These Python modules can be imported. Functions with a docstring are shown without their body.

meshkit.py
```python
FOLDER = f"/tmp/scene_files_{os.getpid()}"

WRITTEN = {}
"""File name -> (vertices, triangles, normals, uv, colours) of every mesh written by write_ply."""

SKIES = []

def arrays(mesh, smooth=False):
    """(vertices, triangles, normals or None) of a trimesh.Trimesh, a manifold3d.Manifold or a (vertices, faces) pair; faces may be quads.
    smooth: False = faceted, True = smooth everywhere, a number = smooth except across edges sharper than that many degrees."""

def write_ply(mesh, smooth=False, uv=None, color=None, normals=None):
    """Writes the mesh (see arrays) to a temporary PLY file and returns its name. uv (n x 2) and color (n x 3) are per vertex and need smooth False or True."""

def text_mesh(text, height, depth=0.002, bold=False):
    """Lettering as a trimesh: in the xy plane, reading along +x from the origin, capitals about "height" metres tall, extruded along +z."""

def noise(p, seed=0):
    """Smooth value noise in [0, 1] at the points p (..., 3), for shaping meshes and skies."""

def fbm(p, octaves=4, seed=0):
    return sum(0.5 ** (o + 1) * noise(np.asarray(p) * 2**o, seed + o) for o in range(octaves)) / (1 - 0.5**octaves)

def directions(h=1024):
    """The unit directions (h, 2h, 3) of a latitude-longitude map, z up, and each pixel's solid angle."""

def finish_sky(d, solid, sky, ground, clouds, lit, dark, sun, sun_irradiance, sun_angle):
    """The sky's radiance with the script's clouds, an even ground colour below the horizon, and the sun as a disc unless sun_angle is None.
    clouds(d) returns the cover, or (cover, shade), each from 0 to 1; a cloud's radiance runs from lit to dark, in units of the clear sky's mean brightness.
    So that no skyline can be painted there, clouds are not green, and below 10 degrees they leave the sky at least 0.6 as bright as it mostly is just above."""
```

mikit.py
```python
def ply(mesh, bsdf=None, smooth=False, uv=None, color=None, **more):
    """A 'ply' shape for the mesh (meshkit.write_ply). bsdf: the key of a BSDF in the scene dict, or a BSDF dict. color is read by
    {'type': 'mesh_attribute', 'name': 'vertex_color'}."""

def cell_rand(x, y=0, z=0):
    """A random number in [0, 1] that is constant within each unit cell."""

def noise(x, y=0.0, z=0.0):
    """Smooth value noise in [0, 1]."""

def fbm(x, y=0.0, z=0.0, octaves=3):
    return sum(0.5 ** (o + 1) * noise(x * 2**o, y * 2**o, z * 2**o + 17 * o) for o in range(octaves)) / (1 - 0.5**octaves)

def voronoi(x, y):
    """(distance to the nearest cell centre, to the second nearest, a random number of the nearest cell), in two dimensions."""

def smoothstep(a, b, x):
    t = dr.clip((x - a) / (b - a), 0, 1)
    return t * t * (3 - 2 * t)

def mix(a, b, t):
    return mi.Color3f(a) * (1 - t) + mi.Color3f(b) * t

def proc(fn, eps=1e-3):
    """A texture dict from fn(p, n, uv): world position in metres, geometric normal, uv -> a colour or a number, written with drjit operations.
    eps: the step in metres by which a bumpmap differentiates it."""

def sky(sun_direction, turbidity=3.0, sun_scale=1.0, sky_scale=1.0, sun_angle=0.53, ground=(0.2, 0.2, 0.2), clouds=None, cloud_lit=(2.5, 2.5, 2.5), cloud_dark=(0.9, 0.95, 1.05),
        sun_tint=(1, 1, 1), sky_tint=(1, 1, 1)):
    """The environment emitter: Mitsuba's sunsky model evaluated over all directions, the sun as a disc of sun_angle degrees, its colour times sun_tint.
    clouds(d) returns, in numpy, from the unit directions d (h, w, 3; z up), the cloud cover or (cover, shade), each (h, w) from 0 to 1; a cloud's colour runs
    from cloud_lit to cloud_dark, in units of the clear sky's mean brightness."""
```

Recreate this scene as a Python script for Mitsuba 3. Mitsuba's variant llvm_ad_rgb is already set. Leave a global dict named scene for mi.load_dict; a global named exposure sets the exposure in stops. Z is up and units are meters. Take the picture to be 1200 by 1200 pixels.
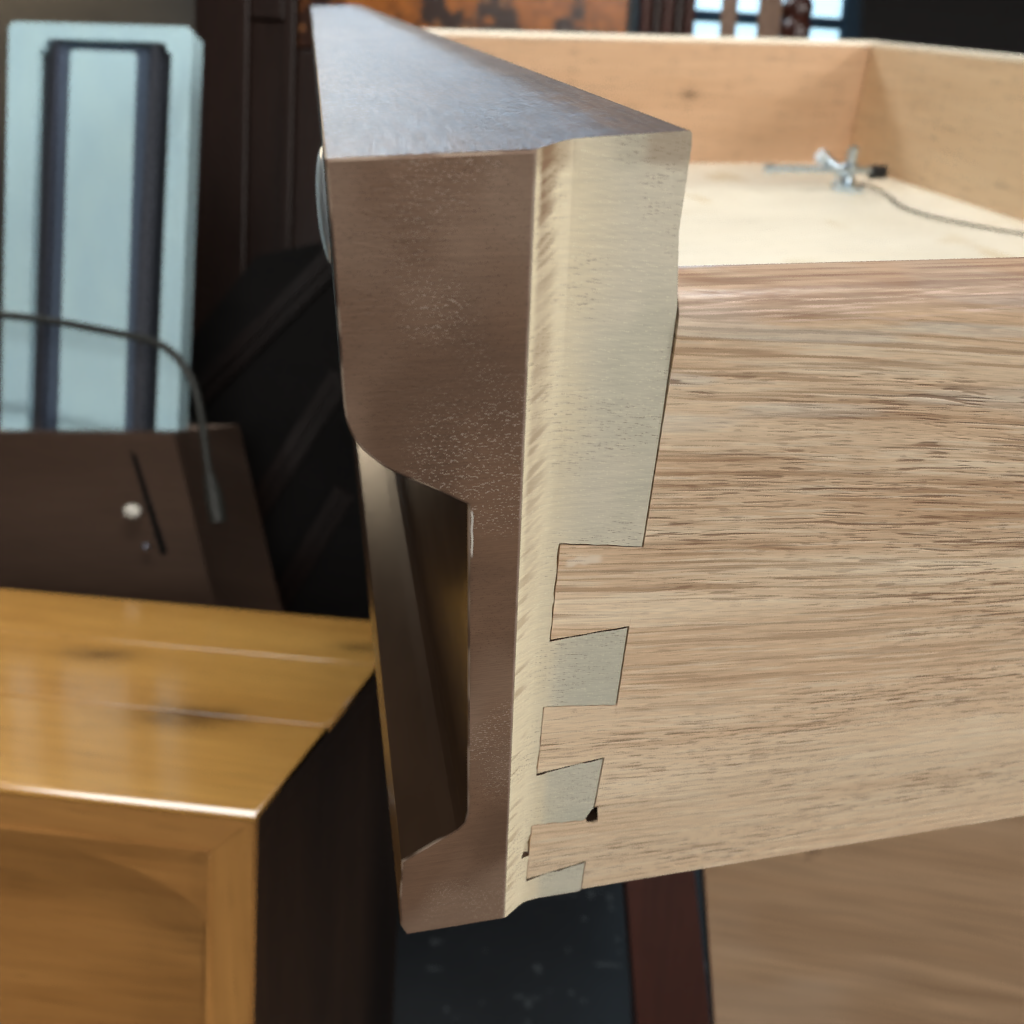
import math, random
import numpy as np
import drjit as dr
import mitsuba as mi
import trimesh, manifold3d as m3
from shapely.geometry import Polygon, box as sbox
import mikit
from mikit import noise, fbm, smoothstep, mix, proc, ply

scene, labels = {}, {}
rng = np.random.default_rng(7)
T = mi.ScalarTransform4f

# ------------------------------------------------------------------ camera (pitched 8 degrees down, rolled 3.5)
EYE = np.array([0, 0, .757])
RC = np.array([[.99813, .0085, .06045], [.06105, -.13891, -.98842], [0, .99027, -.13917]])   # world -> camera (right, down, forward)
F = 1000.0                                                                                 # pixels, at 1200 wide
scene['camera'] = {'type': 'thinlens', 'fov': math.degrees(2 * math.atan(600 / F)), 'fov_axis': 'x', 'near_clip': .01, 'far_clip': 50.0,
                   'aperture_radius': .00075, 'focus_distance': .142,
                   'to_world': T().look_at(origin=EYE.tolist(), target=(EYE + RC[2]).tolist(), up=(-RC[1]).tolist())}
exposure = 0.75


def lamp(key, c, w, h, n, radiance, label):
    """A light fitting: a metal tray with a glowing diffuser 1 cm proud of it. n: the way it faces."""
    n = np.array(n, float) / np.linalg.norm(n)
    u = np.cross([0, 0, 1.0] if abs(n[2]) < .9 else [0, 1.0, 0], n); u /= np.linalg.norm(u)
    v = np.cross(n, u)
    M = np.eye(4); M[:3, 0], M[:3, 1], M[:3, 2], M[:3, 3] = u, v, n, c
    tray = trimesh.creation.box((w + .06, h + .06, .05)); tray.apply_translation((0, 0, -.035)); tray.apply_transform(M)
    scene[key + '__tray'] = ply(tray, 'lamp_metal')
    q = trimesh.Trimesh([[-w/2, -h/2, 0], [w/2, -h/2, 0], [w/2, h/2, 0], [-w/2, h/2, 0]], [[0, 1, 2], [0, 2, 3]], process=False); q.apply_transform(M)
    scene[key + '__diffuser'] = ply(q, 'lamp_metal', emitter={'type': 'area', 'radiance': {'type': 'rgb', 'value': list(radiance)}})
    labels[key] = {'label': label, 'category': 'lamp'}


scene['lamp_metal'] = {'type': 'diffuse', 'reflectance': {'type': 'rgb', 'value': [.6, .6, .6]}}
COOL, WARM = np.array([.78, .92, 1.0]), np.array([1.0, .93, .80])
lamp('ceiling_light', (-.1, 3.3, 2.80), 1.7, 1.2, (0, 0, -1), np.array([.48, .74, 1.0]) * 2.5, 'cool ceiling light panel beyond the drawer')
lamp('unseen_light_001', (2.45, -.78, 1.62), .7, .8, (-1.186, .99, -.42), np.array([1, .96, .90]) * 13, 'unseen light panel to the right of the drawer')  # unseen source, aimed so the drawer back shades its far corner
lamp('ceiling_light_002', (.35, -.5, 2.7), 1.3, .11, (0, 0, -1), np.array([1, .97, .92]) * 44, 'ceiling light panel almost overhead')
lamp('ceiling_light_003', (-2.3, 3.2, 2.65), 1.0, .6, (.3, 0, -1), np.array([1, .80, .55]) * 7.5, 'unseen light panel added beyond the amber chest, far left')  # no lamp known here; added for the tan reflection in the groove
lamp('ceiling_light_001', (-.95, 1.62, 2.75), 1.1, .45, (0, 0, -1), np.array([.9, .97, 1.0]) * 13, 'unseen light panel added above the dark wardrobe')  # added so the front edge of the chest catches a highlight
lamp('unseen_light', (.5, -2.2, 1.25), 1.5, 1.1, (-.1, 1, -.1), np.array([1, .98, .95]) * 4.3, 'large unseen light panel added behind the camera')  # unseen source, added to light the near side of the drawer


def at(px, py, z):
    """The point in the room at pixel (px, py) of the 1200 pixel photograph, z metres along the view axis."""
    return EYE + RC.T @ (np.array([(px - 600) / F, (py - 600) / F, 1.0]) * z)


# ------------------------------------------------------------------ helpers
def tag(key, label, cat=None, group=None, kind=None):
    labels[key] = {k: v for k, v in dict(label=label, category=cat, group=group, kind=kind).items() if v}


def num(key):
    if key not in scene:
        return key
    i = 1
    while f'{key}_{i:03d}' in scene:
        i += 1
    return f'{key}_{i:03d}'


def put(key, mesh, mat, smooth=False, M=None):
    key = num(key)
    if hasattr(mesh, 'to_mesh'):
        m = mesh.to_mesh(); mesh = trimesh.Trimesh(m.vert_properties[:, :3], m.tri_verts, process=False)
    if M is not None:
        mesh = mesh.copy(); mesh.apply_transform(M)
    scene[key] = ply(mesh, mat, smooth=smooth)
    return key


def frame(o, ex, ey, ez):
    M = np.eye(4); M[:3, 0], M[:3, 1], M[:3, 2], M[:3, 3] = ex, ey, ez, o
    return M


def rbox(x0, x1, y0, y1, z0, z1, r=.0015):
    """A box with chamfered edges."""
    pts = []
    for X, sx in ((x0, 1), (x1, -1)):
        for Y, sy in ((y0, 1), (y1, -1)):
            for Z, sz in ((z0, 1), (z1, -1)):
                pts += [(X, Y + sy * r, Z + sz * r), (X + sx * r, Y, Z + sz * r), (X + sx * r, Y + sy * r, Z)]
                k = r * .3
                pts += [(X + sx * k, Y + sy * k, Z + sz * r), (X + sx * k, Y + sy * r, Z + sz * k), (X + sx * r, Y + sy * k, Z + sz * k)]
    return m3.Manifold.hull_points(np.array(pts, float))


def ext_xz(poly, y0, y1):
    """Polygon in x, z extruded along y (manifold)."""
    cs = m3.CrossSection([np.array(poly.exterior.coords)[:-1]] + [np.array(i.coords)[:-1] for i in poly.interiors], m3.FillRule.EvenOdd)
    return m3.Manifold.extrude(cs, y1 - y0).rotate([90, 0, 0]).translate([0, y1, 0])


def ext_xy(poly, z0, z1):
    return m3.Manifold.extrude(m3.CrossSection([np.array(poly.exterior.coords)[:-1]], m3.FillRule.EvenOdd), z1 - z0).translate([0, 0, z0])


def tube(pts, r, n=10, sub=6):
    """A round tube through pts; r a number or one per point."""
    from scipy.interpolate import CubicSpline
    pts = np.array(pts, float); rr = np.full(len(pts), r) if np.isscalar(r) else np.array(r, float)
    s = np.r_[0, np.cumsum(np.linalg.norm(np.diff(pts, axis=0), axis=1))]
    t = np.linspace(0, s[-1], (len(pts) - 1) * sub + 1)
    c = CubicSpline(s, pts)(t) if len(pts) > 2 else pts[0] + (pts[1] - pts[0]) * (t / s[-1])[:, None]
    R = np.interp(t, s, rr)
    d = np.gradient(c, axis=0); d /= np.linalg.norm(d, axis=1, keepdims=True)
    u = np.cross(d[0], [.31, .52, .79]); u /= np.linalg.norm(u)
    V, Fc = [], []
    for i in range(len(c)):
        u = u - d[i] * (u @ d[i]); u /= np.linalg.norm(u); w = np.cross(d[i], u)
        a = np.arange(n) * 2 * np.pi / n
        V += list(c[i] + R[i] * (np.cos(a)[:, None] * u + np.sin(a)[:, None] * w))
    for i in range(len(c) - 1):
        for k in range(n):
            a, b = i * n + k, i * n + (k + 1) % n
            Fc += [[a, b, b + n], [a, b + n, a + n]]
    V += [c[0], c[-1]]
    for k in range(n):
        Fc += [[len(V) - 2, (k + 1) % n, k], [len(V) - 1, (len(c) - 1) * n + k, (len(c) - 1) * n + (k + 1) % n]]
    return trimesh.Trimesh(V, Fc, process=False)


def lathe(rz, n=24):
    """A turned piece from (radius, z) pairs."""
    rz = np.array(rz, float)
    return trimesh.creation.revolve(rz, sections=n)


# ------------------------------------------------------------------ materials
MD = np.array([[.973048, -.229523, -.022288], [.202256, .895867, -.395619], [.110771, .380449, .918144]])   # drawer axes in the room
OD = np.array([-.025642, .163113, .645368])
DRAWER = frame(OD, MD[:, 0], MD[:, 1], MD[:, 2])


def loc_in(p, M, o):
    """World points in the axes M (columns) at o."""
    d = [p.x - float(o[0]), p.y - float(o[1]), p.z - float(o[2])]
    return [sum(float(M[i, k]) * d[i] for i in range(3)) for k in range(3)]


def dirs_in(n, M):
    d = [n.x, n.y, n.z]
    return [sum(float(M[i, k]) * d[i] for i in range(3)) for k in range(3)]


def lin(r, g, b):
    return [((c / 255 + .055) / 1.055) ** 2.4 for c in (r, g, b)]


def wood(key, M, o, light, dark, pore, grain=(1, 1), rough=.45, clear=0.0, ax=(0, 2), knots=None, spec=.4, rim=None):
    """Straight-grained wood: ax[0] runs along the grain, ax[1] across it."""
    a, b = ax
    gl, ga = grain
    c3 = 3 - a - b
    def base(p, n, uv):
        q = loc_in(p, M, o)
        x, v, w = q[a] * gl, q[b] * ga, q[c3] * ga
        v = v + .012 * noise(x * 5, v * 9, w * 5) + .25 * w
        wide = fbm(x * 3, v * 38, 3.0)
        fine = fbm(x * 16, v * 420, 9.0)
        t = dr.clip(.65 * wide + .5 * fine - .12, 0, 1)
        col = mix(light, dark, t)
        por = smoothstep(.72, .86, noise(x * 45, v * 1100, 5.0)) * pore
        if knots:
            for kx, kv, s in knots:
                rr = dr.sqrt(dr.square((q[a] - kx) / 1.8) + dr.square(q[b] - kv)) / s
                col = mix(col, [c * .35 for c in dark], dr.exp(-rr * rr) * (.45 + .5 * noise(x * 90, v * 400)))
        if key == 'bottom_wood':
            col = col * (.93 + .1 * fbm(q[0] * 9, q[1] * 14, 2.0))
            col = mix(col, lin(196, 178, 140), .5 * smoothstep(.62, .8, fbm(q[0] * 26, q[1] * 18, 6.0)))
        if rim:
            col = mix(col, rim, smoothstep(ZS - .0062, ZS - .0042, q[2]))  # paler top edge: the light it catches, put into the colour
        return col * (1 - .6 * por)
    scene[key] = {'type': 'principled', 'base_color': proc(base), 'roughness': rough, 'specular': spec, 'clearcoat': clear, 'clearcoat_gloss': .93}


W, XB, ZS = .869, .604, .1335
X1, DL, TH = .0293, .0035, .0113     # where the lip's end face stops, how far it stands proud, the thickness of the sides


def hole_shade(x, y, z):
    """Shade painted inside the torn-out corner beside the third pin."""
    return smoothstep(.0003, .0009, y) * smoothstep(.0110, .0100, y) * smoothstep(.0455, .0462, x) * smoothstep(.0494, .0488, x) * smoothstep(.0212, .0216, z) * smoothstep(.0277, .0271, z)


def front_color(p, n, uv):
    x, y, z = loc_in(p, MD, OD)
    nx, ny, nz = dirs_in(n, MD)
    # brown lacquer
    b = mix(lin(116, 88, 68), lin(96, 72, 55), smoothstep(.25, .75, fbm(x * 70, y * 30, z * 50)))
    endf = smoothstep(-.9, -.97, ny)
    b = mix(b, lin(128, 104, 86), endf * dr.minimum(1, .8 * smoothstep(.48, .75, fbm(x * 50, 3.0, z * 34 + 7)) + .5 * smoothstep(.012, .002, dr.sqrt(dr.square(x - .023) + dr.square((z - .143) * 1.4)))))  # uneven stain, plus a grey sheen painted in near the top
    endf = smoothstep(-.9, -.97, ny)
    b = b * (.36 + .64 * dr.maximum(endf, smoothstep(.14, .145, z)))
    # raw saw marks and chipped grain in the end face
    saw = noise(x * 60, 2.0, z * 4200)
    b = b * (1 + endf * (.15 * (saw - .5) + .16 * (noise(x * 900, 5.0, z * 5200) - .5)))
    zone = smoothstep(.52, .66, fbm(x * 55 + 4, 1.0, z * 38 + 2))
    chip = smoothstep(.70, .84, noise(x * 3200, 0, z * 4200)) * zone * smoothstep(.010, .016, x) * endf
    dots = smoothstep(.74, .86, noise(x * 3600 + 31, 4, z * 4000)) * smoothstep(.42, .6, fbm(x * 70, 5.0, z * 50)) * endf
    b = mix(b, lin(176, 160, 146), chip * .42)
    b = mix(b, lin(66, 46, 34), dots * .35)
    wear = endf * smoothstep(.00022, .0001, dr.abs(x - .02175 - .0002 * noise(z * 900))) * smoothstep(.0925, .094, z) * smoothstep(.1015, .1005, z)
    b = mix(b, lin(196, 188, 178), wear)
    bev = smoothstep(-.985, -.93, ny) * smoothstep(-.05, -.3, ny) * smoothstep(-DL + .0007, -DL + .0005, y)
    b = mix(b, lin(186, 166, 146), bev * smoothstep(.3, .7, noise(x * 260, 2.0, z * 260)) * .38)
    rim = endf * (smoothstep(X1 - .0005, X1 - .0001, x) * (.4 + .5 * noise(z * 500)))
    b = mix(b, lin(190, 172, 156), rim * .7)
    # top face: streaky wiped stain
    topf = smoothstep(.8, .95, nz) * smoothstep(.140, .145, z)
    st = fbm(x * 1600, y * 900, 1.0)
    b = mix(b, lin(138, 134, 134), topf * .18 * smoothstep(.45, .75, st))
    b = mix(b, lin(70, 54, 48), topf * .5 * smoothstep(.3, .8, fbm(x * 1300, y * 130, 8.0)))
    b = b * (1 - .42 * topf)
    # raw cream wood of the set-back end, yellow by the lip and greyer towards the pins
    g = noise(x * 260, 7.0, z * 2300)
    u = (x - X1) / .0185
    c = mix(lin(214, 201, 172), lin(204, 195, 174), smoothstep(.25, .75, u + .5 * (fbm(x * 80, 2.0, z * 40) - .5)))
    c = mix(c, lin(188, 183, 163), .75 * smoothstep(.36, .85, u) * smoothstep(.42, .66, fbm(x * 70 + 9, 1.0, z * 50)))
    c = mix(c, lin(180, 178, 162), .5 * smoothstep(.095, .05, z) * smoothstep(.36, .5, u))
    gz = z + .15 * x
    c = c * (.90 + .10 * g + .12 * noise(x * 700, 3.0, gz * 6500))
    c = mix(c, lin(120, 98, 74), .50 * smoothstep(.70, .9, noise(x * 1100, 1.0, gz * 5200)) * smoothstep(.40, .62, fbm(x * 130, 3.0, z * 90)))
    c = mix(c, lin(232, 226, 200), .45 * smoothstep(.80, .92, noise(x * 1500, 8.0, gz * 5000)))
    hi = smoothstep(.07, .125, z)
    st = noise(z * 1250 - x * 700, x * 260, 4.0)
    band = smoothstep(.40, .72, .75 * st + .25 * noise(z * 2600 - x * 900, x * 500)) * smoothstep(.0002, .0010, x - X1) * smoothstep(.0050, .0030, x - X1)
    wash = smoothstep(.0005, .0014, x - X1) * smoothstep(.0052, .0020, x - X1 + .0022 * noise(z * 140, 2.0) - .0012 * noise(z * 900, x * 200)) * (.35 + .65 * smoothstep(.3, .7, noise(z * 60, 3.0)))
    c = mix(c, lin(128, 98, 74), hi * dr.minimum(.38 * band * (.25 + 1.1 * noise(z * 130, 9.0)) + .75 * wash, 1))
    c = mix(c, lin(150, 122, 88), .45 * (1 - hi) * smoothstep(.62, .80, noise(z * 1500 - x * 500, x * 300)) * smoothstep(.004, .001, x - X1))
    c = mix(c, lin(138, 112, 86), .55 * smoothstep(.1478, .1500, z + .0012 * noise(x * 300, z * 300)) * smoothstep(.35, .6, noise(x * 160, 2.0)))
    cream = smoothstep(X1 - .00005, X1 + .00012, x) * smoothstep(.75, .6, nz) * smoothstep(.0205, .0195, y)
    return mix(mix(b, c, cream), lin(48, 32, 22), hole_shade(x, y, z))  # shade of the torn-out cavity mixed into the colour


def front_rough(p, n, uv):
    x, y, z = loc_in(p, MD, OD)
    nx, ny, nz = dirs_in(n, MD)
    endf, topf = smoothstep(-.5, -.8, ny), smoothstep(.5, .8, nz) * smoothstep(.140, .145, z)
    return .21 + .36 * endf + topf * (.10 + .16 * fbm(x * 1500, y * 500, 3.0) + .25 * smoothstep(.040, .049, x + .004 * noise(y * 300))) + .03 * fbm(x * 90, y * 50, z * 90)


def front_bump(p, n, uv):
    x, y, z = loc_in(p, MD, OD)
    nx, ny, nz = dirs_in(n, MD)
    endf, topf = smoothstep(-.4, -.7, ny), smoothstep(.6, .85, nz) * smoothstep(.140, .145, z)
    cream = smoothstep(X1, X1 + .001, x)
    zone = smoothstep(.42, .62, fbm(x * 55 + 4, 1.0, z * 38 + 2))
    e = .35 * noise(x * 300, 1.0, z * 2400) + (1 - cream) * zone * noise(x * 2600, 0, z * 3400) + .25 * noise(x * 3800, 3.0, z * 3800)
    tb = .25 * noise(x * 2600, y * 500, 1.0) + 1.1 * noise(x * 2400, y * 2200, 2.0) + .6 * noise(x * 240, y * 2600, 6.0)
    return endf * e + topf * 1.3 * tb


def bumped(key, inner, fn, scale, eps=1.2e-4):
    scene[key] = {'type': 'bumpmap', 'arbitrary': proc(fn, eps), 'scale': scale, 'bsdf': inner}


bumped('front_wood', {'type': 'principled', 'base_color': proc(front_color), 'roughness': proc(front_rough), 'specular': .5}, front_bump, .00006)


def side_fields(p):
    x, y, z = loc_in(p, MD, OD)
    v = z + .0016 * fbm(x * 22, z * 30, 1.0) + (dr.minimum(x, .18) - .06) * (.02 + .07 * smoothstep(.0, .09, z))
    s1 = noise(x * 190 + 3 * noise(v * 700), v * 3400, 2.0)
    s2 = noise(x * 360, v * 5200, 6.0)
    dens = smoothstep(.36, .64, fbm(x * 14, v * 110, 4.0))
    pore = dr.maximum(smoothstep(.70, .86, s1), .7 * smoothstep(.74, .9, s2)) * (.25 + .75 * dens)
    return x, y, z, v, pore


def side_color(p, n, uv):
    x, y, z, v, pore = side_fields(p)
    nx, ny, nz = dirs_in(n, MD)
    wide = fbm(x * 9, v * 130, 5.0)
    mid = fbm(x * 75, v * 1700, 7.0)
    c = mix(lin(226, 203, 172), lin(192, 153, 117), dr.clip(1.5 * wide - .35, 0, 1) * (.45 + .55 * smoothstep(.01, .10, z)))
    c = mix(c, lin(228, 210, 182), .55 * smoothstep(.50, .72, mid))
    c = mix(c, lin(150, 112, 80), .55 * smoothstep(.52, .74, fbm(x * 34 + 5, v * 1300, 8.0)) * (.4 + .6 * smoothstep(.02, .09, z)))
    c = mix(c, lin(208, 208, 198), .3 * smoothstep(.55, .75, noise(x * 40, v * 420, 11.0)) * smoothstep(.10, .118, z))
    c = c * (.90 + .2 * noise(x * 420, v * 7000, 3.0))
    c = c * (.86 + .26 * fbm(x * 8, v * 42, 12.0))
    c = mix(c, lin(228, 212, 190), .7 * smoothstep(.0011, .0004, dr.abs(z - .0882 + .0009 * noise(x * 900)) + .3 * dr.abs(x - .0405) * smoothstep(.003, .005, dr.abs(x - .0405))) * smoothstep(.0375, .0385, x) * smoothstep(.0445, .043, x))
    c = mix(c, lin(112, 74, 50), .66 * pore * smoothstep(-.3, -.7, ny))
    c = mix(c, lin(48, 32, 22), hole_shade(x, y, z))  # darkness inside the torn-out corner, painted as colour
    # stain run over the top edge
    t = smoothstep(.1262, .1300, z + .0018 * noise(x * 80, 3.0)) 
    c = mix(c, mix(lin(166, 142, 124), lin(116, 92, 80), smoothstep(.3, .7, fbm(x * 40, y * 1500, z * 1200))), .75 * t)
    c = mix(c, lin(216, 192, 174), .7 * smoothstep(.45, .8, fbm(x * 150, y * 500, z * 2600)) * smoothstep(.1255, .1275, z) * smoothstep(.1315, .1295, z))
    return c


def side_bump(p, n, uv):
    x, y, z, v, pore = side_fields(p)
    return .4 * noise(x * 60, v * 1400, 3.0) - 1.2 * pore


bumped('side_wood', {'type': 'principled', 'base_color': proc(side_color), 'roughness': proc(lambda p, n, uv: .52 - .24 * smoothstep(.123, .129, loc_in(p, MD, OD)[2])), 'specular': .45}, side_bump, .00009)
wood('inner_wood', MD, OD, lin(208, 174, 142), lin(182, 144, 110), .35, (1, .8), .34, 0, (0, 2), [(.40, .078, .006)], .5, lin(244, 234, 214))
wood('back_wood', MD, OD, lin(228, 202, 168), lin(210, 176, 138), .3, (1, .8), .4, 0, (1, 2), None, .5, lin(244, 234, 214))
wood('bottom_wood', MD, OD, lin(226, 220, 204), lin(212, 203, 182), .1, (1, .35), .55, 0, (0, 1))


def metal(key, rgb, rough):
    scene[key] = {'type': 'principled', 'base_color': {'type': 'rgb', 'value': rgb}, 'metallic': 1.0, 'roughness': rough}


metal('zinc', [.60, .72, .82], .25)
scene['nickel'] = {'type': 'principled', 'base_color': {'type': 'rgb', 'value': [.72, .78, .80]}, 'roughness': .2, 'specular': .9, 'metallic': .3}
scene['wire_black'] = {'type': 'principled', 'base_color': {'type': 'rgb', 'value': [.018, .017, .016]}, 'roughness': .6, 'specular': .2}

# ------------------------------------------------------------------ the drawer, in its own axes: x from its face to its back, y across, z up


def chaikin(p, n):
    p = np.array(p, float)
    for _ in range(n):
        q = np.empty((2 * len(p), 2)); q[0], q[-1] = p[0], p[-1]
        q[1:-1:2], q[2:-1:2] = .75 * p[:-1] + .25 * p[1:], .25 * p[:-1] + .75 * p[1:]
        p = q
    return p


cove = chaikin([(.0045, .1300), (.0043, .1197), (.0046, .1160), (.0058, .1130), (.0080, .1105), (.0100, .1087), (.0152, .1058), (.0211, .1022)], 2)
rear = [(.0507, .1395), (.0516, .1294), (.0511, .1100), (.0506, .0893), (.0499, .0728), (.0495, .0541), (.0483, .0409), (.0473, .0228), (.0468, .0)]
prof = Polygon([(.0087, .0002), (.0076, .0035), (.0076, .0107), (.0085, .0237), (.0165, .0290), (.0192, .0306), (.0206, .0323), (.0212, .0350), (.0212, .0713), *cove[::-1],
                (.0045, .1420), (.0045, .1498), (.0290, .1507), (.0510, .1521), (.0512, .1500), *rear]).buffer(-.0005).buffer(.0010).buffer(-.0005)
pr = np.array(trimesh.path.polygons.resample_boundaries(prof, .0008)['exterior'] if False else prof.exterior.coords)[:-1]
# resample the outline evenly where it runs straight
out = []
for a, b in zip(pr, np.roll(pr, -1, 0)):
    k = max(1, int(np.linalg.norm(b - a) / .0025))
    out += [a + (b - a) * i / k for i in range(k)]
pr = np.array(out)
if Polygon(pr).exterior.is_ccw is False:
    pr = pr[::-1]
e1, e0 = np.roll(pr, -1, 0) - pr, pr - np.roll(pr, 1, 0)
tn = e1 / np.linalg.norm(e1, axis=1, keepdims=True) + e0 / np.linalg.norm(e0, axis=1, keepdims=True)
tn /= np.linalg.norm(tn, axis=1, keepdims=True)
inn = np.stack([-tn[:, 1], tn[:, 0]], 1)


def loft(rings, flip=False):
    """Solid through rings [(outline in x z, y)], capped."""
    n = len(rings[0][0])
    V = np.vstack([np.c_[r[:, 0], np.full(n, y), r[:, 1]] for r, y in rings]); Fc = []
    i = np.arange(n); j = (i + 1) % n
    for k in range(len(rings) - 1):
        a, b, c, d = k * n + i, k * n + j, (k + 1) * n + j, (k + 1) * n + i
        Fc += [np.c_[a, b, c], np.c_[a, c, d]]
    vt, ft = trimesh.creation.triangulate_polygon(Polygon(rings[0][0]), engine='earcut')
    from scipy.spatial import cKDTree
    m = cKDTree(rings[0][0]).query(vt)[1]
    ft = m[ft]
    p = rings[0][0]
    e, g = p[ft[:, 1]] - p[ft[:, 0]], p[ft[:, 2]] - p[ft[:, 0]]
    area = e[:, 0] * g[:, 1] - e[:, 1] * g[:, 0]
    ft = np.where((area > 0)[:, None], ft, ft[:, ::-1])
    first = ft[:, ::-1]
    first = ft if Polygon(p).exterior.is_ccw else first
    first = first[:, ::-1] if flip else first
    Fc += [first, first[:, ::-1] + (len(rings) - 1) * n]
    t = trimesh.Trimesh(V, np.vstack(Fc), process=False)
    if t.volume < 0:
        t.invert()
    if not flip and not t.is_winding_consistent:
        return loft(rings, True)
    return m3.Manifold(m3.Mesh(np.asarray(t.vertices, np.float32), np.asarray(t.faces, np.uint32)))


body = loft([(pr + inn * .00045, -DL), (pr + inn * .00013, -DL + .00013), (pr, -DL + .00045), (pr, W + DL - .0004), (pr + inn * .0004, W + DL)])
ogee = chaikin([(X1, -DL), (X1 + .0004, -DL + .0004), (X1 + .0022, -.0019), (.0340, -.0003), (.0372, .0), (.0400, .0)], 3)
plan = Polygon([(-.02, -DL - .001), (X1, -DL - .001), *ogee, (.07, 0), (.07, 1), (-.02, 1)])
front = body ^ ext_xy(plan, -.02, .2)
# tails of the side board (x, z), each wider at its end
sk = lambda z: .0344 + .0255 * z            # the sockets' ends
sh = lambda z: .0467 + .0375 * z            # the shoulder line
tails = []
for t0, t1, s1, s0 in ((.0893, .0914, .0718, .0730), (.0543, .0561, .0389, .0409), (.0228, .0241, .0071, .0099)):
    fx = lambda z: float(np.interp(z, [q[1] for q in rear[::-1]], [q[0] for q in rear[::-1]])) + .0003
    tails.append(Polygon([(.060, t0), (fx(t0), t0), (sk(t1), t1), (sk(s1), s1), (fx(s0), s0), (.060, s0)]))


def wobble(poly, amp, seed):
    """The outline with the small unevenness of a routed joint."""
    r = np.random.default_rng(seed); c = np.array(poly.exterior.coords); o = []
    for a, b in zip(c[:-1], c[1:]):
        k = max(1, int(np.linalg.norm(b - a) / .0012)); nn = np.array([-(b - a)[1], (b - a)[0]]) / np.linalg.norm(b - a)
        o += [a + (b - a) * i / k + nn * r.normal(0, amp) * (i > 0) for i in range(k)]
    return Polygon(o).buffer(0)


for i, t in enumerate(tails):
    front = front - ext_xz(wobble(t.buffer(.00026, join_style=2), .00009, i), -.01, TH + .0002)
# torn-out corner beside the third pin, and a small open mortise beyond the lowest tail
front = front - ext_xz(Polygon([(.0456, .0228), (.0472, .0262), (.0482, .0268), (.0486, .0222), (.0470, .0220)]), -.01, .0111)
front = front - ext_xz(Polygon([(.0328, .0155), (.0340, .0215), (.0352, .0220), (.0352, .0150)]), -.01, .0007)
front = front.refine_to_length(.006)


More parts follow.
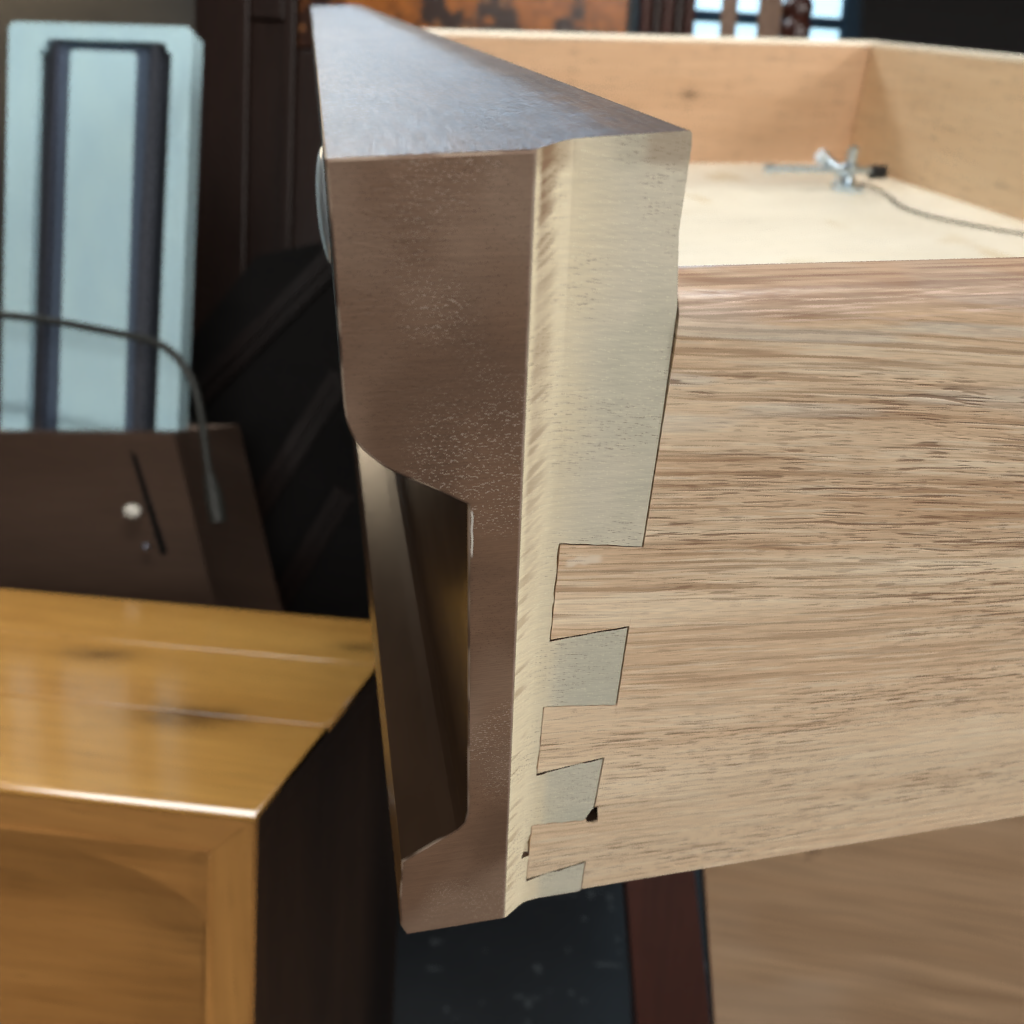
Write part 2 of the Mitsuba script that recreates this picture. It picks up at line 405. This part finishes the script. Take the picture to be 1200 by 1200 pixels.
def lean(v):
    v = np.array(v); k = np.clip((v[:, 0] - X1) / .006, 0, 1) * np.clip((v[:, 2] - .108) / .040, 0, 1) ** 1.3 * (v[:, 1] < .002)
    v[:, 1] += .0022 * k
    return v


front = front.warp_batch(lean)
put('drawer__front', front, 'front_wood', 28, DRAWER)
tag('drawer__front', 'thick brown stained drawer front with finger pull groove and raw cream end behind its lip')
yz = Polygon(chaikin([(.0006, 0), (0, .0006), (0, .1248), (.0002, .1275), (.0014, .1300), (.0044, .1318), (.0085, .1326), (.0107, .1325), (TH, .1315), (TH, .0004)], 2))
rail = m3.Manifold.extrude(m3.CrossSection([np.array(yz.exterior.coords)[:-1]], m3.FillRule.EvenOdd), .7)            # along z
rail = rail.transform(np.array([[0, 0, 1, 0], [1, 0, 0, 0], [0, 1, 0, 0]], float))                                     # -> along x
cutp = Polygon([(.0471, -.01)] + [(x + .0003, z) for x, z in rear[::-1][:-1]] + [(.0521, .131), (.0521, .2), (XB + .012, .2), (XB + .012, -.01)])
side = rail ^ ext_xz(wobble(cutp, .00003, 9), -.01, .03)
for i, t in enumerate(tails):
    side = side + ext_xz(wobble(t, .00003, 20 + i), .00006, TH)
side = side - ext_xz(Polygon([(.0462, .0219), (.0472, .0262), (.0484, .0270), (.0489, .0222), (.0478, .0217)]), -.01, .0108)
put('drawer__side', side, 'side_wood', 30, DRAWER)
tag('drawer__side', 'near drawer side of open grained light brown wood with dovetail tails')
yf = Polygon(chaikin([(W - .0006, 0), (W, .0006), (W, ZS - .007), (W - .002, ZS - .0015), (W - .0045, ZS), (W - .0070, ZS), (W - .0096, ZS - .0022), (W - TH, ZS - .0065), (W - TH, .0)], 2))
far = m3.Manifold.extrude(m3.CrossSection([np.array(yf.exterior.coords)[:-1]], m3.FillRule.EvenOdd), XB + .012 - sh(0) - .001).transform(np.array([[0, 0, 1, sh(0) + .001], [1, 0, 0, 0], [0, 1, 0, 0]], float))
put('drawer__side', far, 'inner_wood', 50, DRAWER)
tag('drawer__side_001', 'far drawer side of smooth pale tan wood with a small knot')
put('drawer__back', rbox(XB, XB + .0118, TH + .0002, W - TH - .0002, .0005, ZS - .0006, .001), 'back_wood', 20, DRAWER)
put('drawer__bottom', rbox(.0475, XB - .0002, TH + .0002, W - TH - .0002, .0042, .0079, .0003), 'bottom_wood', 20, DRAWER)
tag('drawer__bottom', 'pale cream plywood drawer bottom')
# metal pull standing just proud of the drawer's face
pull = trimesh.creation.icosphere(3, 1.0); pull.apply_scale((.0028, .0150, .0135)); pull.apply_translation((.0048, .107, .1215))
put('drawer__handle', pull, 'nickel', True, DRAWER)
tag('drawer', 'wooden drawer with dark brown front, dovetailed light side and pale inside, tilted over a cabinet', 'drawer')
tag('drawer__handle', 'bright metal pull on the face of the drawer')

# loose fittings lying in the drawer's far corner
def dput(key, mesh, mat, smooth=40):
    return put(key, mesh, mat, smooth, DRAWER)


FZ = .0079
y0 = .70
pin = tube([(.424, y0 - .006, .0295), (.480, y0 - .006, .0288), (.533, y0 - .006, .0275)], .0030, 12)
dput('bolt__pin', pin, 'zinc')
dput('bolt__pin_head', trimesh.util.concatenate([tube([(.418, y0 - .006, .0298), (.426, y0 - .006, .0295)], [.0040, .0044], 14)]), 'zinc')
plate = trimesh.creation.cylinder(.0150, .006, sections=28); plate.apply_translation((.5155, y0, FZ + .003)); dput('bolt__base', plate, 'zinc', 40)
stem = lathe([(0, 0), (.0075, 0), (.0085, .003), (.0068, .006), (.0068, .010), (.0092, .012), (.0092, .017), (.0055, .020), (.0050, .034), (0, .036)]); stem.apply_translation((.512, y0, FZ + .006)); dput('bolt__nut', stem, 'zinc', 40)
for s, ang in ((-1, .75),):
    a = np.array([.503, y0 - .004, .0250]); b = a + np.array([-.024, .0, .014])
    ts = np.linspace(0, 1, 25)
    dput('bolt__wing', tube([a + (b - a) * q for q in ts], [.0044 + .0007 * (i % 2) for i in range(25)], 14, 2), 'zinc', 60)
    dput('bolt__wing_head', tube([b, b + (b - a) * .22], [.0066, .0062], 14, 2), 'zinc', 40)
ring = trimesh.creation.torus(.0042, .0014, 20, 10); ring.apply_transform(trimesh.transformations.rotation_matrix(math.pi / 2, [1, 0, 0])); ring.apply_translation((.4935, y0 - .014, .0165)); dput('bolt__eyelet', ring, 'zinc')
collar = trimesh.creation.cylinder(.0065, .014, sections=20); collar.apply_transform(trimesh.transformations.rotation_matrix(math.pi / 2, [0, 1, 0])); collar.apply_translation((.540, y0 - .006, .0260)); dput('bolt__collar', collar, 'wire_black')
tag('bolt', 'zinc bolt fitting with cross pin lying in the far corner of the drawer', 'bolt')
dput('wire', tube([(.528, .700, .0150), (.538, .672, FZ + .003), (.528, .640, FZ + .0022), (.520, .610, FZ + .0022), (.540, .54, FZ + .0022), (.57, .50, FZ + .0022)], .0010, 10), 'wire_black')
tag('wire', 'thin black wire trailing from the bolt fitting across the drawer bottom', 'wire')

# ------------------------------------------------------------------ the amber bedside chest on the left
yaw = -.0934
CX, CY = np.array([math.cos(yaw), math.sin(yaw), 0]), np.array([-math.sin(yaw), math.cos(yaw), 0])
CO = np.array([-.1141, .3826, .5494])
CM = np.stack([CX, CY, [0, 0, 1]], 1)
CHEST = frame(CO, CX, CY, [0, 0, 1])
wood('amber_top', CM, CO, lin(204, 154, 80), lin(166, 114, 50), .15, (1, .55), .15, 1.0, (0, 1), [(-.088, .107, .020), (-.075, .112, .011), (-.022, .27, .012), (-.2, .2, .015)])
wood('amber_front', CM, CO, lin(178, 128, 70), lin(132, 88, 42), .15, (1, .55), .36, .4, (2, 0), [(-.012, -.04, .004), (-.011, -.05, .004)])  # browner than the top: shade on the front put into the colour
wood('amber_rail', CM, CO, lin(176, 126, 70), lin(136, 90, 44), .15, (1, .55), .36, .4, (0, 2))  # same shaded tone as the stiles
wood('chest_side_wood', CM, CO, lin(60, 42, 29), lin(32, 23, 18), .2, (1, .6), .35, .2, (2, 1))  # much darker than the amber woods
CW, CD = .44, .3494


def cput(key, mesh, mat, smooth=25):
    return put(key, mesh, mat, smooth, CHEST)


edges = [.0, .112, .232, CD]
for i in range(3):
    a, b = edges[i] + (.0 if i == 0 else .0005), edges[i + 1] - (.0 if i == 2 else .0005)
    r0, r1 = (.0031 if i == 0 else .0013), (.0013 if i < 2 else .0030)
    t = np.linspace(0, np.pi / 2, 9)
    yzp = ([(.0004, -.0030), (.0002, -.0022), (.0004, -.0013), (.0010, -.0012), (.0044, -.0002), (.0056, 0)] if i == 0 else [(a + r0 - r0 * math.cos(q), -r0 + r0 * math.sin(q)) for q in t]) + [(b - r1 + r1 * math.sin(q), -r1 + r1 * math.cos(q)) for q in t] + [(b, -.0034), (a + (.0008 if i == 0 else 0), -.0034)]
    pl = m3.Manifold.extrude(m3.CrossSection([np.array(yzp)], m3.FillRule.EvenOdd), CW).transform(np.array([[0, 0, 1, -CW], [1, 0, 0, 0], [0, 1, 0, 0]], float)) ^ rbox(-CW, 0, -.01, 1, -.1, .0001, .0015)
    cput('bedside_chest__top__board', pl, 'amber_top', 50)
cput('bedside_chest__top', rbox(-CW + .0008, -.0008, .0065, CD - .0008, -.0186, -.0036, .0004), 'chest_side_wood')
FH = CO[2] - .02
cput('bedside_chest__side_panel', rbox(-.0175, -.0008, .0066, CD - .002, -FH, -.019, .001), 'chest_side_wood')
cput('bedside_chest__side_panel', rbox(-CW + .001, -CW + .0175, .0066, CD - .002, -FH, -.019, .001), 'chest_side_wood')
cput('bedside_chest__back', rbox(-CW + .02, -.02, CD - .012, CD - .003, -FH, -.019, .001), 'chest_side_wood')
# front: rail, stiles, an arched spandrel board and the field behind it
mt = .00012     # frame mitred at its upper corners, a bead along its inner edge
fz0, fz1, fx0, fx1 = -.0036, -.0225, -.0006, -.0236
cput('bedside_chest__rail', ext_xz(Polygon([(-CW - fx0 + mt, fz0), (fx0 - mt, fz0), (fx1 - mt, fz1), (-CW - fx1 + mt, fz1)]), .0008, .0062), 'amber_rail', 20)
for sgn in (0, 1):
    fxx = (lambda v: -CW - v) if sgn else (lambda v: v)
    cput('bedside_chest__stile', ext_xz(Polygon([(fxx(fx0), fz0 - mt), (fxx(fx0), -FH), (fxx(fx1), -FH), (fxx(fx1), fz1 - mt)]), .0006, .0062), 'amber_front', 20)
    cput('bedside_chest__stile__bead', rbox(min(fxx(fx1 + .0022), fxx(fx1 + .0002)), max(fxx(fx1 + .0022), fxx(fx1 + .0002)), -.0006, .0006 - .0001, -FH + .001, fz1 + .0002, .0005), 'amber_front')
cput('bedside_chest__rail__bead', rbox(-CW - fx1 - .0004, fx1 + .0004, -.0004, .0007, fz1 + .0004, fz1 + .0024, .0005), 'amber_rail')
cput('bedside_chest__rail', rbox(-CW + .0246, -.0238, .0010, .0250, -FH + .03, -FH + .07, .0016), 'amber_rail')
us = np.linspace(-.1956, .1956, 61)
arc = [(u - CW / 2, -max(.0232, .0633 - .0434 * math.sqrt(max(0, 1 - (u / .1956) ** 2)))) for u in us]
sp = Polygon([(-CW + .0243, -.0223), (-.0241, -.0223), (-.0241, -.075)] + arc[::-1] + [(-CW + .0243, -.075)])
cput('bedside_chest__arched_board', ext_xz(sp.buffer(0), .0036, .0170), 'amber_rail', 20)
cput('bedside_chest__panel', rbox(-CW + .0243, -.0241, .0180, .0230, -FH + .0702, -.0230, .0006), 'amber_rail')
tag('bedside_chest', 'glossy amber wood bedside chest with arched front panel and dark side, left of the drawer', 'chest')
tag('bedside_chest__side_panel', 'dark side panel')

# ------------------------------------------------------------------ things standing behind the chest
def plane_M(Z, roll=0.0):
    """An upright plane facing the camera at depth Z: x right, y away, z up, origin at the frame's centre."""
    return at(600, 600, Z)


def prism_px(pix, Z, depth, back=0):
    """An outline seen from the front (pixels), stood up at depth Z as an upright solid 'depth' thick."""
    o = at(600, 600, Z)
    pts = []
    for q in pix:
        d = at(q[0], q[1], 1.0) - EYE
        k = o[1] / d[1]
        pts.append((d[0] * k, EYE[2] + d[2] * k))
    return ext_xz(Polygon(pts).buffer(0), o[1], o[1] + depth)


I3, Z3 = np.eye(3), np.zeros(3)
wood('dark_wood', I3, Z3, lin(44, 27, 20), lin(24, 15, 12), .3, (1, .5), .35, .15, (2, 0))
wood('black_wood', I3, Z3, lin(18, 15, 14), lin(9, 8, 8), .2, (1, .5), .6, 0, (0, 2), None, .15)
wood('slat_wood', I3, Z3, lin(128, 98, 76), lin(92, 64, 46), .3, (1, .5), .4, .1, (2, 0))
wood('red_wood', I3, Z3, lin(72, 34, 22), lin(42, 20, 14), .3, (1, .6), .3, .4, (2, 0))
wood('box_wood', I3, Z3, lin(84, 65, 53), lin(66, 50, 41), .2, (1, .5), .4, .2, (0, 2))


def burl(p, n, uv):
    f = fbm(p.x * 16, p.z * 14, 3.0, octaves=5)
    g = noise(p.x * 90, p.z * 90, 1.0)
    c = mix(lin(176, 104, 38), lin(140, 78, 26), g)
    c = mix(c, lin(52, 30, 20), smoothstep(.46, .56, f))
    return mix(c, lin(150, 100, 60), .7 * smoothstep(.72, .85, noise(p.x * 60, p.z * 55, 9.0)) * smoothstep(.46, .56, f))


scene['burl_veneer'] = {'type': 'principled', 'base_color': proc(burl), 'roughness': .3, 'specular': .5}


def pale(p, n, uv):
    return mix(lin(206, 240, 246), lin(190, 226, 240), fbm(p.x * 40, p.y * 40, p.z * 12))


scene['pale_paint'] = {'type': 'principled', 'base_color': proc(pale), 'roughness': .4, 'specular': .5}
scene['black_plastic'] = {'type': 'principled', 'base_color': {'type': 'rgb', 'value': [.012, .016, .022]}, 'roughness': .35}
scene['steel_blue'] = {'type': 'principled', 'base_color': {'type': 'rgb', 'value': [.08, .11, .16]}, 'roughness': .3, 'specular': .6}
metal('aluminium', [.55, .58, .70], .3)
scene['cord_grey'] = {'type': 'principled', 'base_color': {'type': 'rgb', 'value': [.035, .038, .034]}, 'roughness': .5}
scene['white_plastic'] = {'type': 'principled', 'base_color': {'type': 'rgb', 'value': [.75, .72, .64]}, 'roughness': .35}

# pale framed panel: flat pale frame, dark stepped moulding with a metal strip, pale inner panel
ZF = 1.0
put('framed_panel__frame', prism_px([(16, 25), (220, 31), (226, 37), (206, 560), (180, 560), (201, 64), (196, 60), (194, 52), (186, 49), (60, 45), (52, 48), (50, 56), (44, 60), (30, 560), (0, 560), (10, 31)], ZF, .03), 'pale_paint', 20)
put('framed_panel__moulding', prism_px([(51, 45.5), (185.5, 50), (193.5, 53), (195.5, 61), (200.5, 65), (179.5, 560), (30.5, 560), (44.5, 61), (50.5, 57)], ZF + .012, .016), 'black_plastic')
put('framed_panel__inner_step', prism_px([(72, 52), (175, 57), (157, 560), (52, 560)], ZF + .010, .003), 'steel_blue')
put('framed_panel__metal_strip', prism_px([(177.5, 50), (186, 50), (171, 300), (165, 560), (153, 560), (162, 300)], ZF + .004, .0055), 'aluminium')
put('framed_panel__metal_strip', prism_px([(59, 46), (67.5, 46), (56, 300), (47, 560), (36, 560), (46, 300)], ZF + .004, .0055), 'aluminium')
put('framed_panel__panel', prism_px([(86, 58), (156, 61), (159, 64), (151, 300), (143, 560), (66, 560), (82, 62)], ZF + .006, .0035), 'pale_paint')
tag('framed_panel', 'pale blue framed panel with dark inner moulding, at the far left', 'frame')
zfl = lambda Z: None
put('low_cabinet__body', prism_px([(-80, 506), (203, 507), (252, 712), (300, 900), (-80, 900)], .94, .22), 'box_wood', 20)
put('low_cabinet__slot', prism_px([(152, 528), (160, 535), (196, 648), (188, 650)], .9385, .0012), 'black_wood')
kb = trimesh.creation.icosphere(3, .0095); kb.apply_scale((1, .8, .85)); kb.apply_translation(at(155, 599, .928)); put('low_cabinet__knob', kb, 'white_plastic', True)
kb = trimesh.creation.icosphere(2, .0040); kb.apply_translation(at(171, 640, .935)); put('low_cabinet__screw', kb, 'aluminium', True)
tag('low_cabinet', 'brown cabinet with slanted edge and a small white knob, standing behind the amber chest', 'cabinet')
fl = at(60, 700, .99)
put('low_cabinet__base', rbox(fl[0] - .25, at(240, 700, .99)[0], .94 + .03, .94 + .2, 0, fl[2] - .10, .004), 'black_wood')
cd = [(-80, 372), (60, 376), (150, 393), (190, 405), (215, 428), (232, 470), (240, 520), (246, 560)]
put('cord__cable', tube([at(x, y, .90) for x, y in cd], .0042, 10), 'cord_grey', True)
put('cord__plug', tube([at(245, 556, .90), at(251, 585, .90), at(256, 612, .90)], [.006, .0095, .0085], 12), 'cord_grey', 40)
tag('cord', 'grey cable drooping in front of the pale framed panel, its plug hanging down', 'cord')

# dark wardrobe across the background
ZW = 1.6
wy = at(600, 600, ZW)[1]


def wx(px, py=20, Z=ZW):
    return at(px, py, Z)[0]


def pxz(px, py, Z):
    d = at(px, py, 1.0) - EYE; k = at(600, 600, Z)[1] / d[1]
    return d[0] * k, EYE[2] + d[2] * k


L, R_ = pxz(226, 150, ZW)[0], pxz(748, 20, ZW)[0]
TOPW = 1.50
put('wardrobe__carcass', rbox(L + .01, R_ - .01, wy + .02, wy + .45, .06, TOPW, .004), 'dark_wood', 20)
sx0, sx1 = pxz(290, 100, ZW)[0], pxz(347, 8, ZW)[0]
put('wardrobe__stile', rbox(L, sx0, wy, wy + .0198, .06, TOPW, .004), 'dark_wood', 20)
put('wardrobe__stile', rbox(pxz(330, 100, ZW)[0], sx1, wy - .004, wy + .0198, .06, TOPW, .004), 'dark_wood', 20)
put('wardrobe__panel', rbox(sx0 + .001, pxz(330, 100, ZW)[0] - .001, wy + .008, wy + .0196, .3, pxz(300, 22, ZW)[1], .003), 'dark_wood', 20)
put('wardrobe__rail', rbox(sx0 + .001, pxz(330, 100, ZW)[0] - .001, wy + .002, wy + .0197, pxz(300, 21, ZW)[1] + .001, TOPW, .003), 'dark_wood', 20)
zd = pxz(450, 60, ZW)[1]
put('wardrobe__door', rbox(sx1 + .002, R_ - .02, wy + .004, wy + .0196, zd, TOPW - .04, .003), 'burl_veneer', 20)
put('wardrobe__lower_door', rbox(sx1 + .002, R_ - .02, wy + .002, wy + .0196, .10, zd - .004, .003), 'dark_wood', 20)
put('wardrobe__plinth', rbox(L + .02, R_ - .02, wy + .03, wy + .43, 0, .0598, .003), 'dark_wood', 20)
tag('wardrobe', 'dark brown wardrobe with a mottled orange burl door, filling the background behind the drawer', 'wardrobe')
tag('wardrobe__door', 'mottled orange and dark brown burl door')
# reeded column at the wardrobe's right
cx0, cx1 = R_ + .004, pxz(817, 20, ZW)[0]
nre = 5; wv = (cx1 - cx0) / nre
put('reeded_post__core', rbox(cx0, cx1, wy + .02, wy + .10, 0, TOPW + .1, .003), 'red_wood', 20)
for i in range(nre):
    c = trimesh.creation.cylinder(wv * .49, TOPW, sections=16); c.apply_translation((cx0 + wv * (i + .5), wy + .022, TOPW / 2 + .05)); put('reeded_post__reed', c, 'dark_wood' if i % 2 else 'red_wood', 40)
tag('reeded_post', 'dark red brown reeded post standing right of the burl door', 'post')

# slatted headboard in front of the bright window
ZH = 1.9
hy = at(600, 600, ZH)[1]
for a, b in ((846, 864), (890, 916)):
    xa, xb = pxz(a, 20, ZH)[0], pxz(b, 20, ZH)[0]
    put('headboard__slat', rbox(xa, xb, hy, hy + .018, .42, 1.76, .003), 'slat_wood', 20)
sxc = pxz(935, 20, ZH)[0]; sz = pxz(935, 22, ZH)[1]
prf = [(0, -.9), (.020, -.9), (.020, -.5), (.026, -.48), (.020, -.44), (.024, -.2), (.029, -.06), (.024, -.045), (.030, -.03), (.031, -.012), (.024, 0), (.031, .014), (.031, .03), (.024, .042), (.029, .056), (.027, .10), (.022, .2), (0, .22)]
sd = lathe([(r, z) for r, z in prf], 28); sd.apply_translation((sxc, hy + .01, sz)); put('headboard__spindle', sd, 'red_wood', 40)
put('headboard__rail', rbox(pxz(838, 20, ZH)[0], pxz(955, 20, ZH)[0], hy - .002, hy + .022, sz + .19, sz + .27, .004), 'slat_wood', 20)
put('headboard__rail', rbox(pxz(838, 20, ZH)[0], pxz(955, 20, ZH)[0], hy - .002, hy + .022, .42, .52, .004), 'slat_wood', 20)
for px in (838, 952):
    x = pxz(px, 20, ZH)[0]
    put('headboard__leg', rbox(x - .016, x + .016, hy - .004, hy + .026, 0, .5, .003), 'slat_wood', 20)
tag('headboard', 'brown slatted headboard with a dark turned spindle, before the bright window', 'headboard')

# back wall with the pale lit window
ZB = 3.6
by = at(600, 600, ZB)[1]


def wallc(p, n, uv):
    return mix(lin(74, 72, 68), lin(58, 57, 56), fbm(p.x * 4, p.z * 4, 1.0))


scene['wall_paint'] = {'type': 'diffuse', 'reflectance': proc(wallc)}
w0, w1 = pxz(800, 20, ZB)[0], pxz(1012, 20, ZB)[0]
zlo, zhi = 1.2, 2.75
o = sbox(-4, 0, 4.5, 3.0).difference(sbox(w0, zlo, w1, zhi))
put('wall', ext_xz(o, by + .03, by + .15), 'wall_paint'); tag('wall', 'dark grey back wall', None, None, 'structure')
scene['window_frame_paint'] = {'type': 'diffuse', 'reflectance': {'type': 'rgb', 'value': [.03, .045, .06]}}
ft = .035
fr = sbox(w0, zlo, w1, zhi).difference(sbox(w0 + ft, zlo + ft, w1 - .07, zhi - ft))
put('window__frame', ext_xz(fr, by, by + .1), 'window_frame_paint')
put('window__bar', rbox(w0 + ft, w1 - .07, by + .02, by + .05, pxz(960, 21, ZB)[1] - .014, pxz(960, 21, ZB)[1] + .014, .003), 'window_frame_paint')
for a, b in ((zlo + ft, pxz(960, 21, ZB)[1] - .015), (pxz(960, 21, ZB)[1] + .015, zhi - ft)):
    q = trimesh.Trimesh([[w0 + ft, by + .06, a], [w1 - .07, by + .06, a], [w1 - .07, by + .06, b], [w0 + ft, by + .06, b]], [[0, 1, 2], [0, 2, 3]], process=False)
    k = put('window__pane', q, 'lamp_metal'); scene[k]['emitter'] = {'type': 'area', 'radiance': {'type': 'rgb', 'value': [.40, .68, .85]}}
tag('window', 'bright pale blue window with a dark bar, beyond the headboard', 'window')
# made-up black sheet filling the dark area at the far right
put('black_sheet__panel', prism_px([(1012, -40), (1260, -40), (1260, 330), (1012, 330)], 2.2, .03), 'black_wood')
px0 = pxz(1012, 20, 2.2)[0]
put('black_sheet__foot', rbox(px0, px0 + .5, 2.05, 2.35, 0, .04, .004), 'black_wood')
put('black_sheet__foot', rbox(px0 + .2, px0 + .26, at(600, 600, 2.2)[1] + .005, at(600, 600, 2.2)[1] + .025, .0402, 1.0, .002), 'black_wood')
tag('black_sheet', 'made-up black sheet for the dark area at the upper right behind the drawer', 'dark_sheet')

# guessed dark panelled slab between chest and drawer
ZR = 1.25
wood('door_wood', I3, Z3, lin(30, 20, 17), lin(16, 11, 10), .2, (1, .5), .34, .1, (2, 0), None, .3)
put('panelled_slab__slab', prism_px([(206, 420), (300, 300), (440, 270), (450, 830), (306, 830)], ZR + .03, .03), 'black_wood', 20)  # black of the shaded area put into the colour of the slab
for pts, w in (([(228, 466), (392, 302)], 30), ([(262, 656), (400, 440)], 28), ([(286, 772), (404, 576)], 26)):
    (xa, ya), (xb, yb) = pts; d = np.array([xb - xa, yb - ya], float); d /= np.linalg.norm(d); nrm = np.array([-d[1], d[0]])
    for k, (o0, o1, zz) in enumerate(((-.5, .5, .020), (-.34, -.02, .012), (.14, .36, .015))):
        q = [(xa + nrm[0] * w * o0, ya + nrm[1] * w * o0), (xb + nrm[0] * w * o0, yb + nrm[1] * w * o0), (xb + nrm[0] * w * o1, yb + nrm[1] * w * o1), (xa + nrm[0] * w * o1, ya + nrm[1] * w * o1)]
        put('panelled_slab__moulding', prism_px(q, ZR + zz, .0298 - zz + .0001 * k), 'door_wood', 20)
a, b = pxz(440, 810, ZR + .03), pxz(310, 810, ZR + .03)
put('panelled_slab__foot', rbox(b[0], a[0], at(600, 600, ZR + .03)[1] + .002, at(600, 600, ZR + .03)[1] + .028, 0, min(a[1], b[1]) - .02, .003), 'black_wood')
tag('panelled_slab', 'near black panelled slab with slanting mouldings, a guess at the dark shape behind the amber chest', 'panelled_slab')

# cabinet seen from behind, under the drawer: red brown post and bare board
ZC = .52
cyy = at(600, 600, ZC)[1]


def board(p, n, uv):
    v = p.z + .015 * fbm(p.x * 8, p.z * 10, 2.0) + .12 * p.x
    c = mix(lin(168, 138, 108), lin(140, 110, 82), fbm(p.x * 6, v * 110, 1.0))
    c = c * (.88 + .24 * noise(p.x * 25, v * 700, 4.0))
    c = mix(c, lin(172, 150, 128), .4 * smoothstep(.4, .8, fbm(p.x * 9, v * 26, 6.0)))
    d = dr.abs((p.z - .535) + .9 * (p.x - .145) + .006 * noise(p.x * 60))
    c = mix(c, lin(214, 204, 190), .6 * smoothstep(.0022, .0008, d) * smoothstep(.115, .125, p.x) * smoothstep(.172, .15, p.x))
    r = dr.sqrt(dr.square(p.x - .213) + dr.square((p.z - .468) * 1.2)) + .006 * noise(p.x * 200, p.z * 200)
    return mix(c, lin(88, 62, 46), .7 * smoothstep(.013, .005, r))


scene['bare_board'] = {'type': 'principled', 'base_color': proc(board), 'roughness': .6, 'specular': .3}
TC = .80
pxl, pxr = pxz(736, 1100, ZC), pxz(818, 1100, ZC)
post = prism_px([(733, 1020), (813, 1018), (836, 1230), (846, 1500), (757, 1500), (747, 1200)], ZC, .04)
put('cabinet__post', post, 'red_wood', 20)
zt = pxz(733, 1020, ZC)[1]
put('cabinet__post', rbox(pxz(733, 1020, ZC)[0] + .001, pxz(813, 1018, ZC)[0], cyy + .001, cyy + .039, zt + .0003, TC, .002), 'red_wood', 20)
bx0 = pxz(822, 1040, ZC)[0]
put('cabinet__back_board', prism_px([(822, 970), (1500, 920), (1500, 1500), (850, 1500), (838, 1200)], ZC + .018, .012), 'bare_board')
bt = pxz(850, 1450, ZC)[1]
put('cabinet__leg', rbox(pxz(760, 1450, ZC)[0], pxz(760, 1450, ZC)[0] + .04, cyy + .003, cyy + .037, 0, pxz(800, 1498, ZC)[1], .002), 'red_wood', 20)
put('cabinet__leg', rbox(.52, .56, cyy + .003, cyy + .037, 0, .80, .002), 'red_wood', 20)
tag('cabinet', 'cabinet under the drawer, dark red brown post beside a bare scratched board', 'cabinet')
tag('cabinet__post', 'dark red brown post'); tag('cabinet__back_board', 'bare grey brown board with a pale scratch')

# ------------------------------------------------------------------ floor
def floorc(p, n, uv):
    c = mix(lin(34, 38, 42), lin(18, 21, 24), fbm(p.x * 6, p.y * 6, 1.0))
    c = mix(c, lin(92, 98, 100), .35 * smoothstep(.84, .92, noise(p.x * 70, p.y * 70, 3.0)) * smoothstep(.45, .6, fbm(p.x * 5, p.y * 5, 7.0)))
    return c


scene['floor_paint'] = {'type': 'principled', 'base_color': proc(floorc), 'roughness': .45, 'specular': .4}
fm = trimesh.creation.box((8.5, 8.0, .05)); fm.apply_translation((.25, by - 4.0 + .15, -.025))
put('floor', fm, 'floor_paint'); tag('floor', 'dark blue grey concrete floor', None, None, 'structure')
